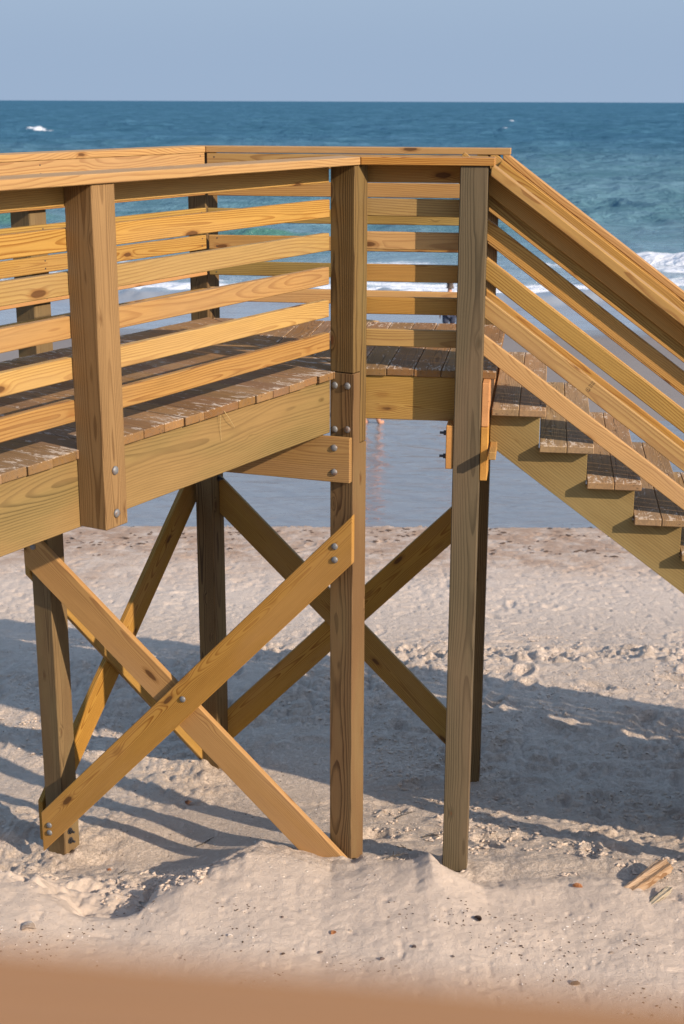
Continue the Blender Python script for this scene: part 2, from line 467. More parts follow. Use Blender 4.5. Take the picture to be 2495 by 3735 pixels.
# ------------------------------------------------------------------ sand
def sand_material():
    t = NT('beach_sand')
    P = t.n('ShaderNodeTexCoord').outputs['Object']
    sp = t.n('ShaderNodeSeparateXYZ'); t.l(P, sp.inputs[0])
    y = sp.outputs[1]
    n_big = t.noise(P, .9, 4, .6)
    n_mid = t.noise(P, 9, 4, .65)
    n_gr = t.noise(P, 520, 2, .6)
    dry = t.mix(n_big, C3(.50, .41, .335), C3(.585, .49, .405))
    dry = t.mix(t.math('MULTIPLY', t.step(n_mid, .45, .75), .45), dry, C3(.41, .325, .255))
    sal = t.noise(P, 130, 3, .75)
    dry = t.mix(t.step(sal, .42, .30), dry, C3(.30, .23, .178))
    dry = t.mix(t.math('MULTIPLY', t.step(sal, .58, .70), .8), dry, C3(.60, .52, .44))
    mot = t.noise(P, 27, 4, .7)
    dry = t.mix(t.math('MULTIPLY', t.step(mot, .56, .70), .35), dry, C3(.33, .25, .19))
    dry = t.mix(t.math('MULTIPLY', t.math('SUBTRACT', n_gr, .5), .5, None, True), dry, C3(.72, .62, .52))
    loose = t.math('MULTIPLY', t.step(y, 7.25, 6.7), .75)
    dry = t.mix(loose, dry, t.mix(n_big, C3(.50, .415, .345), C3(.575, .48, .405)))
    v = t.n('ShaderNodeTexVoronoi', feature='F1'); v.inputs['Scale'].default_value = 46; t.l(P, v.inputs['Vector'])
    gate = t.step(t.noise(P, 2.3, 3), .50, .66)
    sp1 = t.math('MULTIPLY', t.step(v.outputs['Distance'], .17, .09), gate)
    dry = t.mix(t.math('MULTIPLY', sp1, .75), dry, C3(.13, .085, .055))
    v2 = t.n('ShaderNodeTexVoronoi', feature='F1'); v2.inputs['Scale'].default_value = 17; t.l(P, v2.inputs['Vector'])
    sp2 = t.math('MULTIPLY', t.step(v2.outputs['Distance'], .15, .09), t.step(t.noise(P, 1.1, 2), .42, .6))
    dry = t.mix(t.math('MULTIPLY', sp2, .7), dry, C3(.74, .66, .57))
    # damp band and wrack line near the tidal pool, grey wet sand bar beyond it
    yy = t.math('ADD', y, t.math('MULTIPLY_ADD', t.noise(t.vmath('MULTIPLY', P, (.45, 1, 1)), 1.0, 4, .6), 3.4, -1.7))
    wr = t.math('MULTIPLY', t.step(yy, 14.4, 17.6), t.step(yy, 21.5, 20.0))
    wcl = t.noise(t.vmath('MULTIPLY', P, (3.2, 2.4, 3)), 1.0, 5, .7)
    dry = t.mix(t.math('MULTIPLY', wr, t.math('MULTIPLY', t.step(wcl, .26, .62), .85)), dry, C3(.315, .198, .125))
    dry = t.mix(t.math('MULTIPLY', wr, t.math('MULTIPLY', t.step(wcl, .62, .70), .7)), dry, C3(.14, .085, .05))
    bar = t.step(yy, 19.0, 24.0)
    wetc = t.mix(t.noise(t.vmath('MULTIPLY', P, (.5, .25, 1)), 1.0, 3), C3(.165, .145, .133), C3(.215, .19, .173))
    col = t.mix(bar, dry, wetc)
    sheen = t.step(y, 36.6, 38.8)
    col = t.mix(sheen, col, C3(.15, .13, .115))
    t.set(Base_Color=col, Roughness=t.math('MULTIPLY_ADD', sheen, -.72, .92))
    t.b.inputs['Specular IOR Level'].default_value = .35
    hh = t.math('ADD', t.math('MULTIPLY', t.noise(P, 70, 5, .75), .8), t.math('MULTIPLY', n_gr, .22))
    hh = t.math('ADD', hh, t.math('MULTIPLY', sp2, .5))
    hh = t.math('MULTIPLY', hh, t.math('SUBTRACT', 1.0, t.math('MULTIPLY', bar, .85)))
    crumb = t.noise(P, 34, 4, .8)
    hh = t.math('ADD', hh, t.math('MULTIPLY', t.math('MULTIPLY', t.step(crumb, .46, .62), .9), t.math('MULTIPLY', t.step(y, 6.9, 7.2), t.step(y, 15.5, 12.0))))
    t.bump(hh, .75, .013)
    return t.m

rows = np.concatenate([np.linspace(-30, 2, 24)[:-1], 2 + np.linspace(0, 1, 60)[:-1] * 3.2, 5.2 * np.exp(np.linspace(0, 1, 1010) * math.log(48 / 5.2)), np.linspace(50, 90, 12)])
ncen = 640
ucen = np.linspace(-1, 1, ncen)
uext = 1 + np.cumsum(np.geomspace(.006, 1.6, 42))
u = np.concatenate([-uext[::-1], ucen, uext])
sY = .285 * np.maximum(rows, 4) + .55
X = sY[:, None] * u[None, :]
Y = np.repeat(rows[:, None], len(u), 1)
Zs = terrain(X, Y)
Zs = feet(Zs, X, Y)
sand = grid_mesh('sand_beach', X, Y, Zs + H, sand_material())
setp(sand, 'pale trodden beach sand sloping from the dune down to the sea', None, None, 'structure')
del X, Y

def ground_z(x, y):
    xa = np.array([[float(x)]]); ya = np.array([[float(y)]])
    return float(feet(terrain(xa, ya), xa, ya)[0, 0])   # camera-relative z

# ------------------------------------------------------------------ tidal pool
def pool_material():
    t = NT('pool_water')
    P = t.n('ShaderNodeTexCoord').outputs['Object']
    w1 = t.noise(t.vmath('MULTIPLY', P, (1.0, 3.2, 1)), 1.0, 3, .5, .8)
    w2 = t.noise(t.vmath('MULTIPLY', P, (4.0, 9.0, 1)), 1.0, 3, .55, .4)
    t.set(Base_Color=t.mix(w1, C3(.135, .148, .165), C3(.19, .196, .208)), Roughness=.05)
    t.b.inputs['IOR'].default_value = 1.33
    w3 = t.n('ShaderNodeTexWave', wave_type='RINGS', rings_direction='SPHERICAL')
    t.l(t.vmath('ADD', P, (-7.0, -30.0, 0.0)), w3.inputs['Vector'])
    w3.inputs['Scale'].default_value = .62; w3.inputs['Distortion'].default_value = 5.0; w3.inputs['Detail'].default_value = 3.0; w3.inputs['Detail Scale'].default_value = 1.2
    t.bump(t.math('ADD', t.math('ADD', w1, t.math('MULTIPLY', w2, .25)), t.math('MULTIPLY', w3.outputs['Fac'], .22)), .8, .06)
    return t.m
px = np.linspace(-30, 30, 60); pyr = np.linspace(18.8, 27.6, 30)
PX, PY = np.meshgrid(px, pyr)
pool = grid_mesh('tidal_pool_water', PX, PY, 0 * PX + Z(-5.77), pool_material())
setp(pool, 'shallow blue grey tidal pool rippling behind the boardwalk posts', None, None, 'structure')

# ------------------------------------------------------------------ sea
def sea_material():
    t = NT('sea_water')
    P = t.n('ShaderNodeTexCoord').outputs['Object']
    sp = t.n('ShaderNodeSeparateXYZ'); t.l(P, sp.inputs[0])
    y = sp.outputs[1]
    fo = t.n('ShaderNodeAttribute', attribute_name='foam').outputs['Fac']
    gr = t.n('ShaderNodeAttribute', attribute_name='green').outputs['Fac']
    a = t.step(t.math('ADD', t.math('MULTIPLY', t.noise(t.vmath('MULTIPLY', P, (.17, .42, 1)), 1.0, 5, .62, .5), .6), t.math('MULTIPLY', t.noise(t.vmath('MULTIPLY', P, (.03, .05, 1)), 1.0, 6, .7), .4)), .30, .72)  # light and dark streaks of the waves, painted into the water colour
    deep = t.mix(a, C3(.030, .094, .148), C3(.068, .168, .258))
    shal = t.mix(t.step(y, 60, 260), t.mix(a, C3(.070, .160, .195), C3(.132, .235, .300)), deep)
    col = t.mix(gr, shal, C3(.06, .17, .13))
    aer = t.step(y, 64, 50)
    col = t.mix(t.math('MULTIPLY', aer, .8), col, C3(.24, .31, .37))
    thin = t.step(y, 46.8, 45.0)
    col = t.mix(thin, col, C3(.20, .225, .26))
    n1_ = t.noise(t.vmath('MULTIPLY', P, (1.5, 2.4, 2.0)), 1.0, 6, .72, .6)
    n2_ = t.noise(t.vmath('MULTIPLY', P, (.5, 1.1, 1.0)), 1.0, 4, .6, 1.2)
    nn = t.math('ADD', t.math('MULTIPLY', n1_, .6), t.math('MULTIPLY', n2_, .4))
    f = t.step(t.math('ADD', nn, fo), .95, 1.12)
    col = t.mix(f, col, t.mix(n1_, C3(.55, .60, .66), C3(.84, .84, .85)))
    t.set(Base_Color=col, Roughness=t.math('MULTIPLY_ADD', f, .6, .14))
    t.b.inputs['IOR'].default_value = 1.33
    t.put(t.b.inputs['Specular IOR Level'], t.math('MULTIPLY', t.step(y, 75, 46), .50))
    w1 = t.noise(t.vmath('MULTIPLY', P, (.55, 1.25, 1)), 1.0, 5, .6, .6)
    w2 = t.noise(t.vmath('MULTIPLY', P, (2.6, 5.0, 1)), 1.0, 4, .6, .4)
    calm = t.math('MULTIPLY_ADD', t.step(y, 44, 50), .92, .08)
    t.bump(t.math('MULTIPLY', t.math('ADD', w1, t.math('MULTIPLY', w2, .25)), calm), 1.0, .6)
    return t.m

yr = np.concatenate([36 * np.exp(np.linspace(0, 1, 960) * math.log(2200 / 36)), 2200 * np.exp(np.linspace(0, 1, 60)[1:] * math.log(14000 / 2200))])
uc = np.concatenate([-(1 + np.cumsum(np.geomspace(.02, 3.0, 26)))[::-1], np.linspace(-1, 1, 380), 1 + np.cumsum(np.geomspace(.02, 3.0, 26))])
SX = (.30 * yr + 2)[:, None] * uc[None, :]
SY = np.repeat(yr[:, None], len(uc), 1)
fade = sstep(SY, 50, 80) * (1 - sstep(SY, 1500, 2200))
wx = SX + vnoise(SX / 22, SY / 18, 61) * 9; wy = SY + vnoise(SX / 17 + 5, SY / 15, 62) * 7
SZ = fade * (vnoise(wx / 11, wy / 8.5, 63) * 1.15 + (.25 - np.abs(vnoise(wx / 4.6, wy / 3.6, 64))) * 1.1 + (.25 - np.abs(vnoise(wx / 1.9, wy / 1.5, 65))) * .42 * (1 - sstep(SY, 150, 300)))
SZ += (1 - fade) * sstep(SY, 40, 52) * (1 - sstep(SY, 120, 400)) * vnoise(SX / 1.8, SY / .9, 66) * .10
FO = np.zeros_like(SZ); GR = np.zeros_like(SZ)
# second line of breakers
yb = 62.5 - .55 * SX + vnoise(SX / 6, SX * 0 + 2, 67) * 3.0
dd = SY - yb
env = np.clip(np.exp(-((SX + 3.4) / 3.0) ** 2) * .95 + np.exp(-((SX - 4.9) / 1.1) ** 2) * .85 + sstep(SX, 9.9, 12.5) * .85 + sstep(-SX, 13, 16) * .8, 0, 1)
lump = .5 + vnoise(SX / .7, SY / .7, 68)
prof = np.where(dd < 0, np.exp(-(dd / .75) ** 2), np.exp(-(dd / 2.6) ** 2))
SZ += env * prof * (.46 + .20 * lump)
white = np.clip(sstep(SX, 9.4, 11.5) * (.75 + .9 * vnoise(SX / 1.6, SX * 0 + 4, 83)) + np.exp(-((SX + 2.3) / 1.3) ** 2) * .75 + np.exp(-((SX - 4.5) / .5) ** 2) * .6, 0, 1)
FO += white * env * (np.exp(-(dd / .8) ** 2) * .66 + .30 * np.exp(-((dd + 1.8) / 1.6) ** 2)) * (.75 + .6 * vnoise(SX / .5, SY / .6, 69))
GR += env * np.exp(-((dd + .35) / .8) ** 2)
# white water running in, first line
yb1 = 45.6 + vnoise(SX / 5, SX * 0 + 7, 70) * 2.4 + vnoise(SX / 1.2, SX * 0 + 9, 71) * .7
dd1 = SY - yb1
pr1 = np.where(dd1 < 0, np.exp(-(dd1 / .35) ** 2), np.exp(-(dd1 / 1.6) ** 2))
SZ += pr1 * (.20 + .22 * (vnoise(SX / .45, SY / .5, 72) + .4))
FO += .62 * sstep(dd1, -.4, .4) * (1 - sstep(dd1, 2.5, 6.0)) * (.72 + .7 * vnoise(SX / 1.1, SY / .8, 75))
streak = sstep(SY, 46.5, 47.5) * (1 - sstep(SY, 56, 62))
FO += streak * (.42 + .36 * vnoise(SX / 2.6, SY / 1.0, 73))
FO += .50 * np.exp(-((SY - (40.2 + vnoise(SX / 4, SX * 0 + 11, 74) * 2.2)) / .12) ** 2)
# a lone whitecap far out on the left and small flecks
FO += (.62 + .5 * vnoise(SX / 1.3, SY / 6, 91)) * np.exp(-(((SX + 63.6) / 2.2) ** 2 + ((SY - 303) / 4.0) ** 2)) + .52 * np.exp(-(((SX + 60.2) / 2.6) ** 2 + ((SY - 300) / 3.0) ** 2))
SZ += (.45 + .5 * vnoise(SX / 1.1, SY / 5, 92)) * np.exp(-(((SX + 63.0) / 3.2) ** 2 + ((SY - 303) / 3.5) ** 2))
for fx_, fy_, s_ in ((33, 300, 1.6), (57, 330, 1.4), (17, 250, 1.2), (48, 420, 1.6), (30, 160, .7)):
    FO += .62 * np.exp(-(((SX - fx_) / s_) ** 2 + ((SY - fy_) / (s_ * 1.6)) ** 2))
    SZ += .4 * np.exp(-(((SX - fx_) / s_) ** 2 + ((SY - fy_) / (s_ * 1.6)) ** 2))
SZ = SZ + Z(-6.1)
sea = grid_mesh('sea', SX, SY, SZ, sea_material(), {'foam': FO, 'green': GR})
setp(sea, 'blue green ocean with small breakers reaching the horizon', None, None, 'structure')

# ------------------------------------------------------------------ bolts
def bolt_mesh():
    bm = bmesh.new()
    n = 12
    prof = [(.0185, 0.0), (.0185, .0035), (.0150, .0075), (.0085, .0105), (.0, .0115)]
    ringsv = []
    for r_, h_ in prof[:-1]:
        ringsv.append([bm.verts.new((r_ * math.cos(2 * math.pi * i / n), r_ * math.sin(2 * math.pi * i / n), h_)) for i in range(n)])
    top = bm.verts.new((0, 0, prof[-1][1]))
    for a, b in zip(ringsv, ringsv[1:]):
        for i in range(n):
            bm.faces.new((a[i], a[(i + 1) % n], b[(i + 1) % n], b[i]))
    for i in range(n): bm.faces.new((ringsv[-1][i], ringsv[-1][(i + 1) % n], top))
    bm.faces.new(ringsv[0][::-1])
    for f in bm.faces: f.smooth = True
    me = bpy.data.meshes.new('bolt'); bm.to_mesh(me); bm.free()
    me.materials.append(M['steel'])
    return me
def nut_mesh():
    bm = bmesh.new()
    def cyl(r, h0, h1, n):
        a = [bm.verts.new((r * math.cos(2 * math.pi * i / n), r * math.sin(2 * math.pi * i / n), h0)) for i in range(n)]
        b = [bm.verts.new((v.co.x, v.co.y, h1)) for v in a]
        for i in range(n): bm.faces.new((a[i], a[(i + 1) % n], b[(i + 1) % n], b[i]))
        bm.faces.new(b)
    cyl(.021, 0, .003, 14); cyl(.0135, .003, .016, 6); cyl(.007, .016, .036, 8)
    me = bpy.data.meshes.new('bolt_nut'); bm.to_mesh(me); bm.free()
    return me
BOLT = bolt_mesh()
NUT = nut_mesh(); NUT.materials.append(M['dark_steel'])
def screw_mesh():
    bm = bmesh.new()
    bmesh.ops.create_cone(bm, cap_ends=True, segments=8, radius1=.0052, radius2=.0046, depth=.0012)
    me = bpy.data.meshes.new('screw'); bm.to_mesh(me); bm.free()
    me.materials.append(M['dark_steel'])
    return me
SCREW = screw_mesh()
def bolt(p, nrm, parent, nut=False):
    nrm = Vector(nrm)
    return link('bolt_nut' if nut else 'bolt', NUT if nut else BOLT, None, parent, frame(p, Vector((0, 0, 1)).cross(nrm) if abs(nrm.z) < .9 else (1, 0, 0), nrm))

# ------------------------------------------------------------------ boardwalk
walk = empty('boardwalk', (A1(0, -.8, -4.5)), 'new pine boardwalk on crossed braced posts with slatted railings above the sand', 'boardwalk')

def post(u0, o0, z0, z1, mat, axis=1, label=None, name='post'):
    """square post; u0/o0 lower corner along d and n"""
    F = A1 if axis == 1 else A2
    dd_ = d1 if axis == 1 else d2
    c0 = F(u0 + PW / 2, o0 + PW / 2, z0); c1 = F(u0 + PW / 2, o0 + PW / 2, z1)
    me = board_mesh((c1 - c0).length, PW, PW, mat, .004)
    return link(name, me, mat, walk, frame((c0 + c1) / 2, (0, 0, 1), dd_), label)

FAR_O = -WID - .038 - PW
postA = post(-2.148, 0, -1.668, -.305, M['post_tan'])
postE = post(-.486, FAR_O, -4.75, -.305, M['post'])
postD = post(1.155, FAR_O, -4.95, -.305, M['post'])
postC = post(.5935, 0, -4.55, -.305, M['post_grey'], 2, 'grey green weathered post at the head of the stairs')
postC2 = post(.587, FAR_O, -4.95, -.305, M['post'], 2)
for uu in (-4.3,):
    post(uu, 0, -4.6, -.305, M['post']); post(uu, FAR_O, -4.6, -.305, M['post'])
# post B: an upper post half lapped onto the lower one
ub0, ub1, um = -.141, -.003, -.070
cB = A1(0, PW / 2, 0)
MB = frame((cB.x, cB.y, 0), (0, 0, 1), d1)       # local x up, z along d1
postB_up = prism('post', [(Z(-.305), ub0), (Z(-.305), ub1), (Z(-1.725), ub1), (Z(-1.725), um), (Z(-1.346), um), (Z(-1.346), ub0)], PW, M['post'], walk, MB, .003)
postB_lo = prism('post', [(Z(-1.350), ub0 + .001), (Z(-1.350), um - .002), (Z(-1.729), um - .002), (Z(-1.729), ub1 + .003), (Z(-4.65), ub1 + .003), (Z(-4.65), ub0 + .001)], PW + .002, M['post'], walk, MB, .003)

# skirts, girders, joists
UL = -4.6
board('skirt_board', A1(UL, -.019, -1.530), A1(-.142, -.019, -1.530), .038, .286, M['skirt'], walk)
board('skirt_board', A2(.008, -.019, -1.5025), A2(.732, -.019, -1.5025), .038, .235, M['brace'], walk)
board('skirt_board', A1(UL, -WID - .019, -1.530), A1(1.10, -WID - .019, -1.530), .038, .286, M['skirt'], walk)
board('skirt_board', A2(-1.09, -WID - .019, -1.5025), A2(.732, -WID - .019, -1.5025), .038, .235, M['skirt'], walk)
for uu in (-3.6, -3.0, -2.4, -1.2, -.6):
    board('joist', A1(uu, -.04, -1.50), A1(uu, -WID + .002, -1.50), .038, .22, M['skirt'], walk)
Bm = Vector((.056, 7.219, 0)); Em = Vector((-1.688, 7.827, 0))
ee = (Bm - Em).normalized(); mm = Vector((ee.y, -ee.x, 0))
def MT(t_, off, z): v = Em + ee * t_ + mm * off; return Vector((v.x, v.y, Z(z)))
gird = board('girder', MT(-.2, .019, -1.803), MT(1.842, .019, -1.803), .038, .240, M['brace'], walk)
bolt(MT(1.757, .039, -1.737), mm, gird); bolt(MT(1.757, .039, -1.868), mm, gird)
gl = board('girder', A2(.574, .13, -1.731), A2(.574, FAR_O, -1.731), .038, .232, M['endgrain'], walk)
board('girder', A2(.7535, .136, -1.759), A2(.7535, FAR_O, -1.759), .038, .284, M['endgrain'], walk)
board('rim_joist', A2(.7535, .134, -1.5005), A2(.7535, FAR_O, -1.5005), .038, .228, M['endgrain'], walk)
bolt(A2(.555, .075, -1.665), -d2, gl, True); bolt(A2(.555, .075, -1.79), -d2, gl, True)
board('girder', A1(-.2, -WID - .06, -1.80), A1(1.3, -WID - .06, -1.80), .038, .235, M['brace'], walk)
# the bolts of posts A and B
nA = n1
for z_ in (-1.430, -1.609): bolt(A1(-2.082, PW + .0005, z_), nA, postA)
for o_, z_ in ((.027, -1.418), (.103, -1.415), (.027, -1.652), (.104, -1.645)): bolt(A1(ub0 + .0005, o_, z_), -d1, postB_lo)
bolt(A1(-.05, -.002, -1.70) + d2 * .02, d2, postB_lo, True)

# cross braces (2x8), ends cut plumb
def brace(F, t0, t1, upper_t, upper_z, slope, off, label=None):
    w, th = .184, .038
    ang = math.atan(slope)
    vert = w / math.cos(ang)
    zc = lambda t_: upper_z + slope * (t_ - upper_t) - vert / 2
    p0, p1 = F(t0, off, zc(t0)), F(t1, off, zc(t1))
    sh = w * math.tan(ang)
    return board('cross_brace', p0, p1, th, w, M['brace'], walk, sh0=sh, sh1=sh, label=label)
b1 = brace(MT, -.115, 1.872, 1.063, -2.928, 1.045, .059)
b2 = brace(MT, -.150, 1.95, .9, -3.290, -.905, .019)
for z_ in (-2.262, -2.336): bolt(MT(1.775, .0785, z_), mm, b1)
bolt(MT(.86, .0785, -3.27), mm, b1)
for z_ in (-4.235, -4.285): bolt(MT(-.062, .0785, z_), mm, b1)
for z_ in (-2.40, -2.475): bolt(MT(-.085, .0385, z_), mm, b2)
aF = Vector((-.822, 9.328, 0)); bF = Vector((.914, 9.126, 0)); gF = (bF - aF).normalized(); gn = Vector((gF.y, -gF.x, 0))
def FT(t_, off, z): v = aF + gF * t_ + gn * off; return Vector((v.x, v.y, Z(z)))
brace(FT, -.13, 1.80, 0, -2.453, -1.04, -.019)
brace(FT, -.13, 1.80, 1.005, -3.179, 1.0, -.058)
def ET(t_, off, z): return A1(t_, FAR_O + off, z)
brace(ET, -.47, 1.29, .37, -3.275, 1.06, -.058)
brace(ET, -.50, 1.29, -.164, -2.775, -1.134, -.019)
for z_ in (-2.31, -2.40): bolt(A1(1.155 - .001, FAR_O + .07, z_), -d1, postD, True)
for z_ in (-2.37, -2.46): bolt(A1(1.235, FAR_O + PW + .001, z_), n1, postD, True)
for z_ in (-4.33, -4.395): bolt(A1(-.435, FAR_O + PW + .001, z_), n1, postE, True)

# deck planks, clipped at the mitre of the bend
def clip(poly, f):
    out = []
    for i in range(len(poly)):
        a, b = poly[i], poly[(i + 1) % len(poly)]
        fa, fb = f(a), f(b)
        if fa >= 0: out.append(a)
        if (fa >= 0) != (fb >= 0):
            k = fa / (fa - fb); out.append(a + (b - a) * k)
    return out
mit = (PF - P0).normalized(); mitn = Vector((-mit.y, mit.x, 0))      # points to the walkway side (-x)
def plank(name, poly, axis_dir, ztop, th, mat, parent):
    c = sum(poly, Vector((0, 0, 0))) / len(poly)
    ax = Vector(axis_dir).normalized(); ay = Vector((-ax.y, ax.x, 0))
    # clean tiny edges
    pl = [p for i, p in enumerate(poly) if (p - poly[i - 1]).length > .012]
    if len(pl) < 3: return
    pts = [((p - c).dot(ax), (p - c).dot(ay)) for p in pl]
    Mw = Matrix(((ax.x, 0, ay.x, c.x), (ax.y, 0, ay.y, c.y), (0, -1, 0, ztop - th / 2), (0, 0, 0, 1)))
    Mw = Matrix(((ax.x, 0 * 1 - 0, ay.x, c.x), (ax.y, 0, ay.y, c.y), (0, 1, 0, ztop - th / 2), (0, 0, 0, 1)))
    # local axes: x along, y up, z across -> make right handed by flipping z
    Mw = Matrix(((ax.x, 0, -ay.x * -1, c.x), (ax.y, 0, -ay.y * -1, c.y), (0, 1, 0, ztop - th / 2), (0, 0, 0, 1)))
    if Mw.to_3x3().determinant() < 0:
        Mw = Matrix(((ax.x, 0, -ay.x, c.x), (ax.y, 0, -ay.y, c.y), (0, 1, 0, ztop - th / 2), (0, 0, 0, 1)))
        pts = [(a, -b) for a, b in pts]
    return prism(name, pts, th, mat, parent, Mw, .003)
DZ = Z(-1.347)
pdir = dirv(-35)                                     # board direction on the walkway, near end to the right
pperp = Vector((-pdir.y, pdir.x, 0))
pitch = .1435
k = -28
q = P0 + d1 * -.002
while k < 10:
    a0 = q + pperp * (k * pitch + .002); a1 = q + pperp * ((k + 1) * pitch - .002)
    jit = R.uniform(-.008, .008)
    big = 6.0
    poly = [a0 - pdir * big, a0 + pdir * big, a1 + pdir * big, a1 - pdir * big]
    poly = clip(poly, lambda p: (.020 + jit) - (p - P0).dot(n1))
    poly = clip(poly, lambda p: (p - P0).dot(n1) + WID + .006)
    poly = clip(poly, lambda p: (p - P0).dot(mitn) - .002)
    poly = clip(poly, lambda p: (p - P0).dot(d1) - UL) if len(poly) >= 3 else poly
    if len(poly) >= 3 and (max((p - P0).dot(d1) for p in poly) > UL + .15):
        plank('deck_plank', poly, pdir, DZ + R.uniform(-.0012, .0012), .038, M['deck'], walk)
    k += 1
s = .805 - .006
while s > -1.2:
    a0 = P0 + d2 * (s - pitch + .004); a1 = P0 + d2 * s
    jit = R.uniform(-.005, .005)
    poly = [a0 - n2 * 3, a0 + n2 * 3, a1 + n2 * 3, a1 - n2 * 3]
    poly = clip(poly, lambda p: (.012 + jit) - (p - P0).dot(n2))
    poly = clip(poly, lambda p: (p - P0).dot(n2) + WID - .03)
    poly = clip(poly, lambda p: -(p - P0).dot(mitn) - .002)
    if len(poly) >= 3:
        plank('deck_plank', poly, -n2, DZ + R.uniform(-.0012, .0012), .038, M['deck'], walk)
    s -= pitch

# railings: cap, top rail and five slats, near side and far side
SL_Z = [-.349, -.519, -.6885, -.8555, -1.021, -1.190]
def rails(F, a0, a1, o_out, names, m_top, mats, off_s=1):
    th, w = .038, .088
    o = o_out - .019
    for i, z_ in enumerate(SL_Z):
        z_ = z_ - (.012 if o_out < -.5 else 0) + R.uniform(-.002, .002)
        za, zb_ = z_ + R.uniform(-.0025, .0025), z_ + R.uniform(-.0025, .0025)
        e0, e1 = R.uniform(0, .006), R.uniform(0, .006)
        oj = o + R.uniform(-.0015, .0015)
        sl_ = board('top_rail' if i == 0 else 'rail_slat', F(a0 + e0, oj, za), F(a1 - e1, oj, zb_), th, w, mats[i % len(mats)], walk)
        if o_out < -.5:
            nn_ = n1 if F is A1 else n2
            for a_ in ((-.42, a1 - .055) if F is A1 else (a0 + .055, .63)):
                for dz_ in (-.024, .022):
                    link('screw', SCREW, None, sl_, frame(F(a_ + R.uniform(-.006, .006), oj + .0192, z_ + dz_ + R.uniform(-.004, .004)), (0, 0, 1), nn_))
SCREWS = []
pine3 = [M['pine'], M['pine_red'], M['pine'], M['pine'], M['pine_red'], M['pine']]
rails(A1, UL, -.146, 0, None, None, [M['pine_red'], M['pine'], M['pine'], M['pine_red'], M['pine'], M['pine_red']])
rails(A2, .006, .66, 0, None, None, [M['brace'], M['brace'], M['pine_red'], M['brace'], M['brace'], M['brace']])
mit_far = 1.112
rails(A1, UL, mit_far - .003, -WID, None, None, pine3)
rails(A2, -mit_far + .003, .66, -WID, None, None, [M['brace'], M['pine'], M['stringer'], M['pine_red'], M['stringer'], M['pine']])
# caps, mitred at the bends
def mitre(o):   # point where the two offset lines meet
    det = n1.x * n2.y - n1.y * n2.x
    vx = (o * n2.y - n1.y * o) / det; vy = (n1.x * o - o * n2.x) / det
    return P0 + Vector((vx, vy, 0))
def cap(o_in, o_out, axis, far_end, mat):
    mi, mo = mitre(o_in), mitre(o_out)
    dd_, nn_ = (d1, n1) if axis == 1 else (d2, n2)
    g = .0015 if axis == 2 else -.0015
    pa, pb = P0 + dd_ * far_end + nn_ * o_in, P0 + dd_ * far_end + nn_ * o_out
    poly = [pa, pb, mo + dd_ * g, mi + dd_ * g]
    plank('rail_cap', poly, dd_, Z(-.2665 if o_out > 0 else -.276), .038, mat, walk)
cap(-.036, .150, 1, UL, M['pine_red']); cap(-.036, .150, 2, .762, M['pine_red'])
cap(-WID - .186, -WID + .004, 1, UL, M['pine']); cap(-WID - .186, -WID + .004, 2, .790, M['brace'])

# dry straws caught on the skirt
def straw(pts, r_, label):
    cu = bpy.data.curves.new('straw', 'CURVE'); cu.dimensions = '3D'; cu.bevel_depth = r_; cu.bevel_resolution = 1; cu.use_fill_caps = True
    sp_ = cu.splines.new('POLY'); sp_.points.add(len(pts) - 1)
    for i, p in enumerate(pts): sp_.points[i].co = (*p, 1); sp_.points[i].radius = 1 - .6 * i / len(pts)
    tmp = bpy.data.objects.new('tmp', cu); COL.objects.link(tmp)
    bpy.context.view_layer.update()
    me = bpy.data.meshes.new_from_object(tmp.evaluated_get(bpy.context.evaluated_depsgraph_get()))
    bpy.data.objects.remove(tmp)
    me.materials.clear(); me.materials.append(M['straw'])
    o = link('straw', me, M['straw'])
    return setp(o, label, 'straw')
M['straw'] = simple('dry_straw', C3(.45, .33, .15), .6, 0, 60, .3)
straw([A1(-1.14, .022, -1.372), A1(-1.10, .026, -1.42), A1(-1.04, .010, -1.47)], .0016, 'curved dry straw poking out under the deck planks on the green skirt board')
straw([A1(-1.17, .022, -1.378), A1(-1.155, .010, -1.45), A1(-1.14, .004, -1.515)], .0013, 'straight dry straw hanging down the green skirt board')

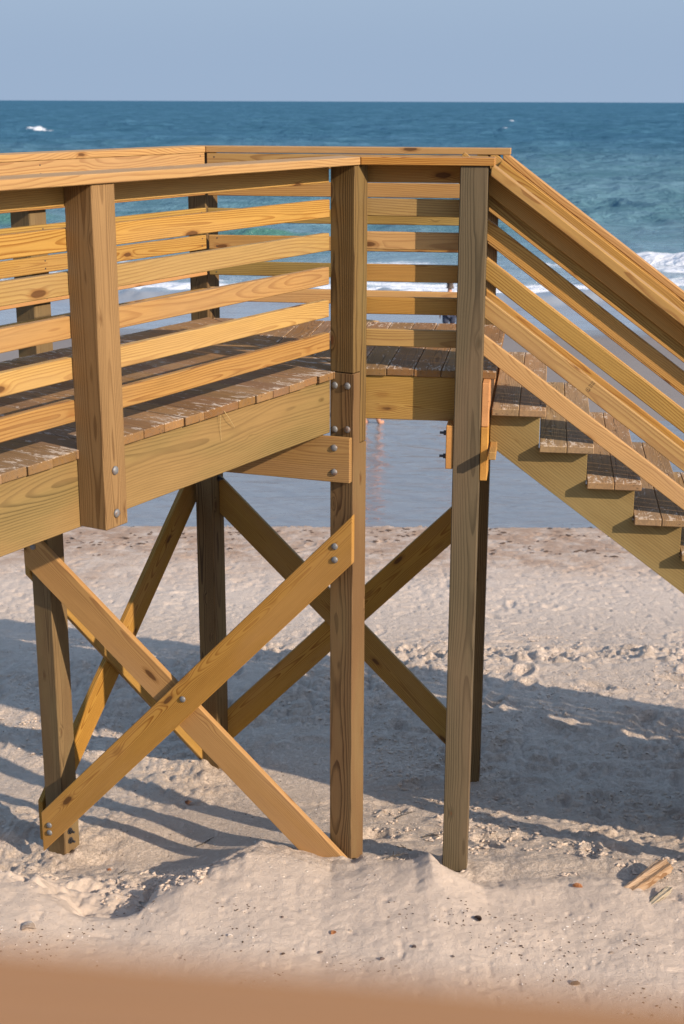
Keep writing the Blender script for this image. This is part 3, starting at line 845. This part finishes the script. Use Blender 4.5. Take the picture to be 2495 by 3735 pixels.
# ------------------------------------------------------------------ staircase
SLP = .735
stair = empty('staircase', A2(3.0, -.8, -4.4), 'wooden beach staircase with closed risers, sandy plank treads and slatted rails descending right', 'staircase')
S0, ZT0, RUN, RISE, NT_ = .785, -1.530, .2535, .1865, 16
S_END = 4.75
def s3(name, s0, s1, o, zf, th, w, mat, label=None, plumb=True):
    p0, p1 = A2(s0, o, zf(s0)), A2(s1, o, zf(s1))
    sh = w * math.tan(math.atan(-SLP)) if plumb else 0
    return board(name, p0, p1, th, w, mat, stair, sh0=sh, sh1=sh, label=label)
def zl(z73): return lambda s_: z73 - SLP * (s_ - .73)
for sgn in (0, 1):
    ob = 0 if sgn == 0 else -WID
    op = 1 if sgn == 0 else -1
    # slats (vertical centre heights at s = .73)
    mats_ = [M['pine'], M['pine'], M['pine'], M['pine']] if sgn == 0 else [M['pine'], M['pine_red'], M['pine'], M['pine']]
    ofs = ob - .019
    for i, zc in enumerate((-.6245, -.8225, -1.0160, -1.2140)):
        sl = s3('stair_slat', .668, S_END, ofs, zl(zc - (.016 if sgn else 0)), .038, .088, mats_[i])
        if sgn == 0 and i == 2: stamped = sl
    s3('stair_top_rail', .668, S_END, ofs, zl(-.392 if sgn == 0 else -.384), .038, .090, M['pine'])
    if True:
        s3('grab_rail', .560 if sgn == 0 else .70, S_END, ob - .058 if sgn == 0 else ob + .0195, zl(-.4255), .038, .138, M['pine'], plumb=False)
    # sloped cap
    th_, wd_ = (.046 if sgn == 0 else .038), .186
    zc_top = lambda s_: (-.285 if sgn == 0 else -.280) - SLP * (s_ - .73) - .5 * th_ * math.hypot(1, SLP)
    oc = (.041 if sgn == 0 else -WID - .091)
    p0, p1 = A2(.745, oc, zc_top(.745)), A2(S_END + .1, oc, zc_top(S_END + .1))
    board('stair_cap', p0, p1, wd_, th_, M['pine'], stair, sh0=-.03, sh1=0)
    # stringer with saw tooth seats
    o_st = (.003 - .019) if sgn == 0 else (-WID + .019)
    zb = lambda s_: -1.706 - SLP * (s_ - .73)
    poly = []
    sx = .778
    for i in range(NT_):
        zt = ZT0 - .038 - RISE * i
        s_a = S0 + RUN * i if i else sx
        s_b = S0 + RUN * (i + 1) - .004
        if zt < -4.75: break
        poly.append((s_a if i == 0 else S0 + RUN * i - .004, zt)); poly.append((s_b, zt))
    s_last = poly[-1][0]
    poly.append((s_last, max(zb(s_last), -4.9)))
    poly.append((.803, zb(.803))); poly.append((sx, zb(.803) + .02))
    cen = A2(0, o_st, 0)
    Mst = Matrix(((d2.x, -n2.x * 1, 0, cen.x), (d2.y, -n2.y * 1, 0, cen.y), (0, 0, 1, H), (0, 0, 0, 1)))
    ang = math.atan(-SLP)
    ca, sa = math.cos(ang), math.sin(ang)
    rot = Matrix(((ca, 0, -sa, 0), (0, 1, 0, 0), (sa, 0, ca, 0), (0, 0, 0, 1)))
    pl = [(px_ * ca + pz_ * sa, -px_ * sa + pz_ * ca) for px_, pz_ in poly]
    prism('stringer', pl, .038, M['stringer'], stair, Mst @ rot, .002)
    # rail posts further down
    for s_ in (2.55, 4.55):
        zt = -.345 - SLP * (s_ - .73) - .06
        o_c = PW / 2 if sgn == 0 else -WID - .038 - PW / 2
        c0 = A2(s_, o_c, -4.75); c1 = A2(s_, o_c, zt)
        link('stair_post', board_mesh((c1 - c0).length, PW, PW, M['post'], .004), None, stair, frame((c0 + c1) / 2, (0, 0, 1), d2))
for i in range(NT_ - 1):
    zt = ZT0 - RISE * i
    if zt < -4.4: break
    sr = S0 + RUN * (i + 1) - .015
    board('riser', A2(sr, -.040, zt - .038 - .0935), A2(sr, -WID + .040, zt - .038 - .0935), .019, .186, M['skirt'], stair)  # unseen boards closing the risers, inferred from the solid stair shadow
for i in range(NT_):
    zt = ZT0 - RISE * i
    if zt < -4.45: break
    for j in (0, 1):
        s_c = S0 + RUN * i + .0695 + j * .1405
        p0 = A2(s_c, .070 + R.uniform(-.004, .004), zt - .019); p1 = A2(s_c, -WID - .05, zt - .019)
        c = (p0 + p1) / 2
        Mw = frame(c, p1 - p0, (0, 0, 1))
        me = board_mesh(round((p1 - p0).length, 2), .1385, .038, M['tread'], .004)
        link('tread_plank', me, None, stair, Mw)
# small ledger block beside the head post
board('ledger_block', A2(.800, .240, -1.742), A2(.800, -WID + .02, -1.742), .036, .042, M['brace'], stair)
# a faint grade stamp printed on the third slat
def stamp():
    bm = bmesh.new()
    def rect(cx, cy, w, h, a=0):
        ca, sa = math.cos(a), math.sin(a)
        vs = [bm.verts.new((cx + ca * x_ - sa * y_, cy + sa * x_ + ca * y_, 0)) for x_, y_ in ((-w / 2, -h / 2), (w / 2, -h / 2), (w / 2, h / 2), (-w / 2, h / 2))]
        bm.faces.new(vs)
    for i in range(12):
        a = i * math.pi / 6
        rect(.009 * math.cos(a), -.018 + .009 * math.sin(a), .0016, .0050, a)
    rect(0, -.018, .004, .006); rect(.012, -.018, .002, .018)
    for row, xx in enumerate((-.006, .006)):
        for c_ in range(4):
            rect(xx, .002 + c_ * .0085, .0075, .0016, R.uniform(-.2, .2)); rect(xx - .003, .002 + c_ * .0085, .0016, .0060); rect(xx + .003, .003 + c_ * .0085, .0016, .0045)
    me = bpy.data.meshes.new('grade_stamp'); bm.to_mesh(me); bm.free()
    p = A2(1.283, .0006, -1.413)
    xd = d2 * math.cos(math.atan(SLP)) + Vector((0, 0, -math.sin(math.atan(SLP))))
    link('grade_stamp', me, M['ink'], stamped, frame(p, xd, n2))
stamp()

# ------------------------------------------------------------------ near handrail in front of the camera
rail = empty('handrail', (0, .30, Z(-3.75)), 'blurred brown wooden handrail in the immediate foreground below the camera', 'handrail')
hd = Vector((.217, -.029, 0)).normalized(); hn = Vector((hd.y, -hd.x, 0))
HP = Vector((0, .241, 0))
def HA(t_, o, z): v = HP + hd * t_ + hn * o; return Vector((v.x, v.y, Z(z)))
HZ = -.161
board('rail_cap', HA(-.075, .092, HZ - .019), HA(1.2, .092, HZ - .019), .184, .038, M['hand'], rail, zhint=(0, 0, 1))
board('rail_cap', HA(-1.2, .092, HZ - .019), HA(-.0765, .092, HZ - .019), .184, .038, M['hand'], rail, zhint=(0, 0, 1))
board('top_rail', HA(-1.2, .13, HZ - .083), HA(1.2, .13, HZ - .083), .038, .088, M['pine'], rail)
for z_ in (-.25, -.42, -.59, -.76, -.93):
    board('rail_slat', HA(-1.2, .13, HZ + z_), HA(1.2, .13, HZ + z_), .038, .088, M['pine'], rail)
for t_ in (-1.0, 1.0):
    c0, c1 = HA(t_, .05, -4.1), HA(t_, .05, HZ - .039)
    link('post', board_mesh((c1 - c0).length, PW * .8, PW * .8, M['post'], .004), None, rail, frame((c0 + c1) / 2, (0, 0, 1), hd))

# unseen platform under the photographer, added to cut light bounced off the sand
for i in range(24):
    yy_ = .06 - .145 * i
    board('deck_plank', (-1.9, yy_, DZ - .019), (1.9, yy_, DZ - .019), .140, .038, M['deck'], rail)
for xx_ in (-1.7, 1.7):
    for yy_ in (-2.8, -.1):
        c0, c1 = Vector((xx_, yy_, Z(-4.1))), Vector((xx_, yy_, DZ - .04))
        link('post', board_mesh((c1 - c0).length, PW, PW, M['post'], .004), None, rail, frame((c0 + c1) / 2, (0, 0, 1), (1, 0, 0)))
for yy_ in (-2.9, -.02):
    board('joist', (-1.9, yy_, DZ - .16), (1.9, yy_, DZ - .16), .038, .235, M['skirt'], rail)

# unseen dark shrubs, added landward to cut skylight and sand bounce
def shrubs():
    t = NT('added_shrub_leaves')
    Pn = t.n('ShaderNodeTexCoord').outputs['Object']
    t.set(Base_Color=t.mix(t.noise(Pn, 3.0, 3), C3(.035, .055, .018), C3(.075, .10, .035)), Roughness=.55)
    rr = np.random.RandomState(77)
    V, F = [], []
    for i in range(620):
        x_ = rr.uniform(-16, 16); y_ = rr.uniform(-16, 4.3)
        if abs(x_) < 2.2 and y_ > -3.4: continue
        if y_ > 2.6 and x_ < -.9 and x_ > -4.2: continue
        zb_ = Z(float(np.interp(y_, G_Y, G_Z)))
        hh_ = rr.uniform(.35, .75) + max(0, -y_ - 3) * .24
        rad = rr.uniform(.55, 1.0) + max(0, -y_) * .05
        n = 110
        d = rr.normal(size=(n, 3)); d /= np.linalg.norm(d, axis=1)[:, None]
        r_ = rr.uniform(.45, 1.0, n) ** .5
        c = d * r_[:, None] * np.array([rad, rad, hh_ * .55]) + np.array([x_, y_, zb_ + hh_ * .55])
        a = rr.normal(size=(n, 3)); a /= np.linalg.norm(a, axis=1)[:, None]
        b_ = np.cross(a, d); sz = rr.uniform(.05, .13, n)[:, None] * (1 + max(0, -y_) * .08)
        base = len(V)
        q = np.stack([c - a * sz, c - b_ * sz * .45, c + a * sz, c + b_ * sz * .45], 1).reshape(-1, 3)
        V.extend(map(tuple, q)); F.extend([(base + 4 * k, base + 4 * k + 1, base + 4 * k + 2, base + 4 * k + 3) for k in range(n)])
    me = bpy.data.meshes.new('added_dark_shrubs'); me.from_pydata(V, [], F)
    setp(link('added_dark_shrubs', me, t.m), 'unseen dark evergreen shrubs added behind the viewer to dim skylight and sand bounce', None, None, 'stuff')
shrubs()

# ------------------------------------------------------------------ driftwood, shells, twigs, wrack
M['drift'] = wood('driftwood', C3(.43, .29, .185), C3(.22, .115, .055), 150, .8, .02, weather=.25, rough=.85, blotch=C3(.50, .40, .31), blotch_amt=.6)
M['drift2'] = wood('grey_driftwood', C3(.43, .36, .27), C3(.24, .19, .13), 150, .8, .02, rough=.85)
def driftwood(p, q, w, h, mat, label, seed):
    p, q = Vector(p), Vector(q)
    L = (q - p).length
    rr = random.Random(seed)
    bm = bmesh.new()
    n, m = 16, 18
    prev = None
    prof = [(math.cos(2 * math.pi * i / m), math.sin(2 * math.pi * i / m)) for i in range(m)]
    jag = [rr.uniform(.62, 1.15) for _ in range(m)]
    for a in range(n + 1):
        f = a / n
        taper = .65 + .5 * math.sin(min(f * 1.6 + .35, 2.1))
        ring = []
        for i, (c_, s_) in enumerate(prof):
            rad = jag[i] * (1 + rr.uniform(-.09, .09)) * taper
            ext = rr.uniform(-.045, .045) if a in (0, n) else 0
            ring.append(bm.verts.new(((f - .5) * L + ext, c_ * w * rad, s_ * h * rad)))
        if prev:
            for i in range(m):
                bm.faces.new((prev[i], prev[(i + 1) % m], ring[(i + 1) % m], ring[i]))
        else: bm.faces.new(ring[::-1])
        prev = ring
    bm.faces.new(prev)
    # a long splinter lifted from the upper edge
    sp_ = [bm.verts.new(v) for v in ((-.25 * L, w * .5, h * .6), (-.25 * L, w * .25, h * .95), (.50 * L, w * 1.05, h * .9), (.47 * L, w * .85, h * 1.1), (.44 * L, w * .95, h * .7))]
    for f in ((0, 1, 3, 2), (0, 2, 4), (1, 0, 4, 3), (2, 3, 4)): bm.faces.new([sp_[i] for i in f])
    bmesh.ops.recalc_face_normals(bm, faces=list(bm.faces))
    me = bpy.data.meshes.new('driftwood'); bm.to_mesh(me); bm.free()
    o = link('driftwood', me, mat, None, frame((p + q) / 2, q - p, (0, 0, 1)))
    return setp(o, label, 'driftwood')
zg = lambda x, y, dz=0: Z(ground_z(x, y)) + dz
driftwood((1.50, 6.83, Z(-4.15)), (1.83, 7.13, Z(-4.115)), .042, .03, M['drift'], 'split brown driftwood chunk lying half buried on the dune edge', 3)
driftwood((1.63, 6.70, Z(-4.13)), (1.785, 6.86, Z(-4.115)), .022, .012, M['drift2'], 'thin pale grey driftwood sliver sticking out of the sand', 8)

M['shell'] = simple('shell_white', C3(.74, .66, .58), .45, 0, 60, .25)
M['shell_o'] = simple('shell_orange', C3(.62, .30, .13), .45, 0, 60, .3)
M['shell_d'] = simple('shell_dark', C3(.14, .10, .085), .55, 0, 60, .4)
def shell_mesh(mat):
    bm = bmesh.new()
    n, m = 9, 4
    c = bm.verts.new((0, -.5, .05))
    rows_ = []
    for j in range(1, m + 1):
        r_ = j / m
        rows_.append([bm.verts.new((r_ * .62 * math.sin(a) * (1 + .05 * (i % 2)), -.5 + r_ * (.55 + .45 * math.cos(a)), .30 * math.sin(math.pi * min(r_, .92) * .9) * math.cos(a * .55) + .02 * (i % 2)))
                      for i in range(n) for a in [(-1.25 + 2.5 * i / (n - 1))]])
    for i in range(n - 1): bm.faces.new((c, rows_[0][i + 1], rows_[0][i]))
    for a, b in zip(rows_, rows_[1:]):
        for i in range(n - 1): bm.faces.new((a[i], a[i + 1], b[i + 1], b[i]))
    geom = bmesh.ops.solidify(bm, geom=list(bm.faces), thickness=.06)
    me = bpy.data.meshes.new('seashell'); bm.to_mesh(me); bm.free(); me.materials.append(mat)
    return me
SH = {k_: shell_mesh(M[k_]) for k_ in ('shell', 'shell_o', 'shell_d')}
def shell(x, y, size, key, label, group=None):
    o = link('seashell', SH[key], None, None, Matrix.Translation((x, y, zg(x, y, .002))) @ Matrix.Rotation(R.uniform(0, 6.28), 4, 'Z') @ Matrix.Rotation(R.uniform(-.3, .3), 4, 'X') @ Matrix.Scale(size, 4))
    return setp(o, label, 'seashell', group)
shell(-1.40, 7.67, .028, 'shell_o', 'small orange shell on smooth sand right of the left brace foot')
shell(-1.02, 8.62, .05, 'shell_o', 'orange shell beside a footprint left of the rear post')
shell(-.04, 6.28, .030, 'shell_o', 'rust orange shell fragment on the middle of the pale mound')
shell(.70, 6.42, .045, 'shell_d', 'dark blue grey shell on the mound below the grey post')
shell(1.12, 5.90, .045, 'shell', 'cream round shell at the lower right of the mound')
shell(-1.52, 6.12, .075, 'shell', 'large cream shell half sunk at the lower left of the mound')
shell(1.30, 6.92, .05, 'shell_o', 'pale orange shell left of the split driftwood')
for x_, y_ in ((-.28, 6.05), (-.10, 6.10), (.2, 6.02), (.36, 6.12), (.05, 6.3), (-.55, 6.2), (.9, 6.2), (1.35, 6.2), (-.3, 6.4), (.55, 6.05)):
    shell(x_, y_, R.uniform(.016, .026), R.choice(['shell', 'shell', 'shell_d']), 'tiny shell fragment on the pale mound in the foreground', 'shell fragments on the mound')

M['twig'] = simple('dark_twig', C3(.055, .045, .035), .8, 0, 90, .4)
def twig(x, y, L, a, label):
    rr = random.Random(int(x * 1000 + y * 77))
    bm = bmesh.new()
    def arm(p, ang, ln, r_):
        prev = None; pos = Vector(p)
        for i in range(4):
            q_ = pos
            w_ = r_ * (1 - .2 * i)
            ring = [bm.verts.new((q_.x + w_ * math.cos(b) * -math.sin(ang), q_.y + w_ * math.cos(b) * math.cos(ang), q_.z + w_ * math.sin(b))) for b in (0, 1.57, 3.14, 4.71)]
            if prev:
                for j in range(4): bm.faces.new((prev[j], prev[(j + 1) % 4], ring[(j + 1) % 4], ring[j]))
            prev = ring
            ang += rr.uniform(-.35, .35)
            pos = pos + Vector((math.cos(ang), math.sin(ang), rr.uniform(-.05, .25))) * ln / 3
        return pos
    arm((0, 0, 0), a, L, .0045)
    arm((math.cos(a) * L * .4, math.sin(a) * L * .4, .004), a + .8, L * .45, .003)
    arm((math.cos(a) * L * .55, math.sin(a) * L * .55, .004), a - .7, L * .35, .003)
    me = bpy.data.meshes.new('twig'); bm.to_mesh(me); bm.free()
    o = link('twig', me, M['twig'], None, Matrix.Translation((x, y, zg(x, y, .006))))
    return setp(o, label, 'twig')
twig(.26, 7.32, .12, .6, 'curved dark twig in the shadow strip right of the lap jointed post')
twig(.42, 7.55, .10, 2.6, 'forked dark twig between the two front posts')
twig(.50, 7.85, .13, .3, 'thin branched twig just left of the grey post')
twig(.35, 8.25, .16, .9, 'straight grey stick on lit sand between the front posts')
twig(-.90, 7.90, .13, .3, 'dark twig beside the clumped sand in front of the rear post')
twig(-1.30, 7.38, .06, .5, 'tiny hooked twig on smooth sand near the left brace foot')

def scatter(name, pts, size, mat, label, flat=.45, seed=1):
    rr = np.random.RandomState(seed)
    ico = [(0, 0, 1), (.89, 0, .45), (.28, .85, .45), (-.72, .53, .45), (-.72, -.53, .45), (.28, -.85, .45), (0, 0, -.6)]
    fc = [(0, 1, 2), (0, 2, 3), (0, 3, 4), (0, 4, 5), (0, 5, 1), (6, 2, 1), (6, 3, 2), (6, 4, 3), (6, 5, 4), (6, 1, 5)]
    V, F = [], []
    for (x_, y_, z_) in pts:
        b = len(V)
        s_ = rr.uniform(*size); a = rr.uniform(0, 6.28); el = rr.uniform(.5, 1.4)
        for vx, vy, vz in ico:
            j = rr.uniform(.7, 1.25)
            X_, Y_ = vx * el * j, vy / el * j
            V.append((x_ + s_ * (X_ * math.cos(a) - Y_ * math.sin(a)), y_ + s_ * (X_ * math.sin(a) + Y_ * math.cos(a)), z_ + s_ * flat * vz * j))
        F += [(b + i, b + j, b + k) for i, j, k in fc]
    me = bpy.data.meshes.new(name); me.from_pydata(V, [], F)
    o = link(name, me, mat)
    return setp(o, label, None, None, 'stuff')
rs = np.random.RandomState(8)
def pts_in(n, xr, yr_, dens=None):
    x_ = rs.uniform(*xr, n * 5); y_ = rs.uniform(*yr_, n * 5)
    keep = rs.rand(n * 5) < np.clip((vnoise(x_ / .5, y_ / .4, 81) + vnoise(x_ / .16, y_ / .13, 82) * .7 + .02) * 3.2, 0, 1)
    x_, y_ = x_[keep][:n], y_[keep][:n]
    xx, yy = x_[None, :], y_[None, :]
    z_ = terrain(xx, yy)[0]
    for fx, fy, fa, fl, fwid, fd in FOOT:
        p = ((x_ - fx) * math.cos(fa) + (y_ - fy) * math.sin(fa)) / fl; q_ = (-(x_ - fx) * math.sin(fa) + (y_ - fy) * math.cos(fa)) / fwid
        r2 = p * p + q_ * q_
        z_ = z_ - fd * np.exp(-r2 * 1.1) + .55 * fd * np.exp(-((np.sqrt(r2) - 1.45) / .35) ** 2)
    return np.stack([x_, y_, z_ + H], 1)
M['wrack'] = simple('wrack_brown', C3(.085, .05, .03), .9, 0, 20, .5)
M['grit_d'] = simple('dark_grit', C3(.11, .075, .05), .8, 0, 40, .5)
M['grit_w'] = simple('white_grit', C3(.72, .66, .60), .6, 0, 40, .2)
M['clod'] = simple('sand_clod', C3(.50, .405, .325), .95, 0, 90, .18, .5, .004)
scatter('seaweed_wrack', pts_in(420, (-6, 7), (16.8, 19.4)), (.012, .05), M['wrack'], 'dark seaweed wrack strewn along the tidal pool edge', .3, 2)
scatter('dark_shell_grit', np.concatenate([pts_in(520, (-1.9, 1.9), (5.6, 6.9)), pts_in(520, (-3, 3.2), (7, 11)), pts_in(420, (-4, 4), (11, 17))]), (.002, .0085), M['grit_d'], 'dark shell grit scattered over the sand', .5, 3)
scatter('white_shell_grit', np.concatenate([pts_in(160, (-1.9, 1.9), (5.6, 6.9)), pts_in(200, (-3, 3.2), (7, 11)), pts_in(160, (-4, 4), (11, 18))]), (.002, .008), M['grit_w'], 'white shell grit scattered over the sand', .5, 4)
scatter('sand_clods', np.concatenate([pts_in(900, (-2.4, -.4), (6.7, 7.6)), pts_in(1500, (.2, 3.2), (7.0, 9.8)), pts_in(1300, (-3, 3), (9.3, 13))]), (.004, .020), M['clod'], 'crumbled clods of sand kicked up around footprints', .7, 5)

# ------------------------------------------------------------------ people
M['skin'] = simple('skin', C3(.47, .235, .150), .55, 0, 40, .12, .05)
M['hair_dark'] = simple('dark_hair', C3(.045, .028, .018), .6, 0, 120, .4)
M['hair_blond'] = simple('blond_hair', C3(.50, .32, .14), .6, 0, 120, .3)
M['maroon'] = simple('maroon_cloth', C3(.30, .035, .055), .8, 0, 60, .2)
M['navy'] = simple('navy_cloth', C3(.03, .04, .075), .8, 0, 60, .2)
M['coral'] = simple('coral_cloth', C3(.55, .22, .14), .8, 0, 60, .2)

def skinned(name, verts, edges, radii, root, levels=2):
    me = bpy.data.meshes.new(name)
    me.from_pydata([tuple(v) for v in verts], edges, [])
    o = bpy.data.objects.new(name, me); COL.objects.link(o)
    o.modifiers.new('skin', 'SKIN')
    o.modifiers['skin'].use_smooth_shade = True
    sk = me.skin_vertices[0].data if me.skin_vertices else None
    for i, r_ in enumerate(radii):
        sk[i].radius = r_ if isinstance(r_, tuple) else (r_, r_)
    sk[root].use_root = True
    sub = o.modifiers.new('sub', 'SUBSURF'); sub.levels = levels; sub.render_levels = levels
    bpy.context.view_layer.update()
    m2 = bpy.data.meshes.new_from_object(o.evaluated_get(bpy.context.evaluated_depsgraph_get()))
    m2.name = name
    bpy.data.objects.remove(o)
    return m2

def person(x, y, zf, height, yaw, hair, top, shorts, label):
    k_ = height / 1.75
    root = empty('person', (x, y, zf), label, 'person')
    Mw = Matrix.Translation((x, y, zf)) @ Matrix.Rotation(yaw, 4, 'Z') @ Matrix.Scale(k_, 4)
    V, E_, Rr = [], [], []
    def add(p, r_, par=None):
        V.append(p); Rr.append(r_)
        if par is not None: E_.append((par, len(V) - 1))
        return len(V) - 1
    pel = add((0, 0, .95), (.15, .11)); bel = add((0, .01, 1.10), (.135, .10), pel); che = add((0, 0, 1.30), (.16, .115), bel)
    nb = add((0, .01, 1.46), (.07, .065), che); nk = add((0, -.005, 1.53), (.055, .058), nb)
    h1 = add((0, -.02, 1.60), (.072, .085), nk); h2 = add((0, -.015, 1.68), (.075, .092), h1); add((0, 0, 1.735), (.045, .055), h2)
    for sg in (-1, 1):
        sh = add((sg * .185, .01, 1.42), .058, che); el = add((sg * .235, .03, 1.14), .040, sh); wr_ = add((sg * .245, -.04, .90), .027, el)
        pa = add((sg * .245, -.06, .83), (.030, .018), wr_)
        for q_ in range(4):
            f1 = add((sg * (.245 + (q_ - 1.5) * .004), -.072 + (q_ - 1.5) * .018, .775), .0095, pa); add((sg * .240, -.080 + (q_ - 1.5) * .017, .728 + .006 * abs(q_ - 1.5)), .008, f1)
        th_ = add((sg * .232, -.092, .815), .011, pa); add((sg * .226, -.106, .775), .009, th_)
        hp = add((sg * .095, 0, .88), .095, pel); kn_ = add((sg * .105, -.015 + sg * .03, .50), .060, hp); an = add((sg * .105, .02 + sg * .05, .10), .040, kn_)
        ft = add((sg * .115, -.04 + sg * .05, .035), (.042, .030), an); add((sg * .125, -.16 + sg * .05, .025), (.040, .022), ft)
    body = skinned('body', V, E_, Rr, 0)
    link('body', body, M['skin'], root, Mw)
    hm = skinned('hair', [(0, .015, 1.60), (0, .02, 1.68), (0, .005, 1.745)], [(0, 1), (1, 2)], [(.080, .075), (.090, .098), (.060, .070)], 1)
    link('hair', hm, hair, root, Mw)
    tm = skinned('tank_top', [(0, 0, .93), (0, .01, 1.10), (0, 0, 1.30), (-.10, .01, 1.43), (.10, .01, 1.43)], [(0, 1), (1, 2), (2, 3), (2, 4)], [(.165, .128), (.150, .116), (.174, .132), (.060, .070), (.060, .070)], 1)
    link('tank_top', tm, top, root, Mw)
    sm = skinned('shorts', [(0, 0, .95), (-.097, 0, .86), (.097, 0, .86), (-.105, -.03, .58), (.105, .02, .58)], [(0, 1), (0, 2), (1, 3), (2, 4)], [(.168, .130), .112, .112, .098, .098], 0)
    link('shorts', sm, shorts, root, Mw)
    nose = skinned('nose', [(0, -.10, 1.645), (0, -.125, 1.62)], [(0, 1)], [.012, .016], 0, 1)
    link('nose', nose, M['skin'], root, Mw)
    for sg in (-1, 1):
        er = skinned('ear', [(sg * .085, .0, 1.60), (sg * .090, .01, 1.65)], [(0, 1)], [(.012, .018), (.012, .022)], 0, 1)
        link('ear', er, M['skin'], root, Mw)
    return root
person(2.70, 36.0, Z(-5.97), 1.60, math.pi + .2, M['hair_dark'], M['maroon'], M['navy'], 'dark haired person in a maroon tank top standing at the surf with back turned')
person(.545, 25.9, Z(-5.80), 1.93, math.pi - .5, M['hair_blond'], M['coral'], M['coral'], 'blond person in coral clothes standing at the tidal pool behind the landing')
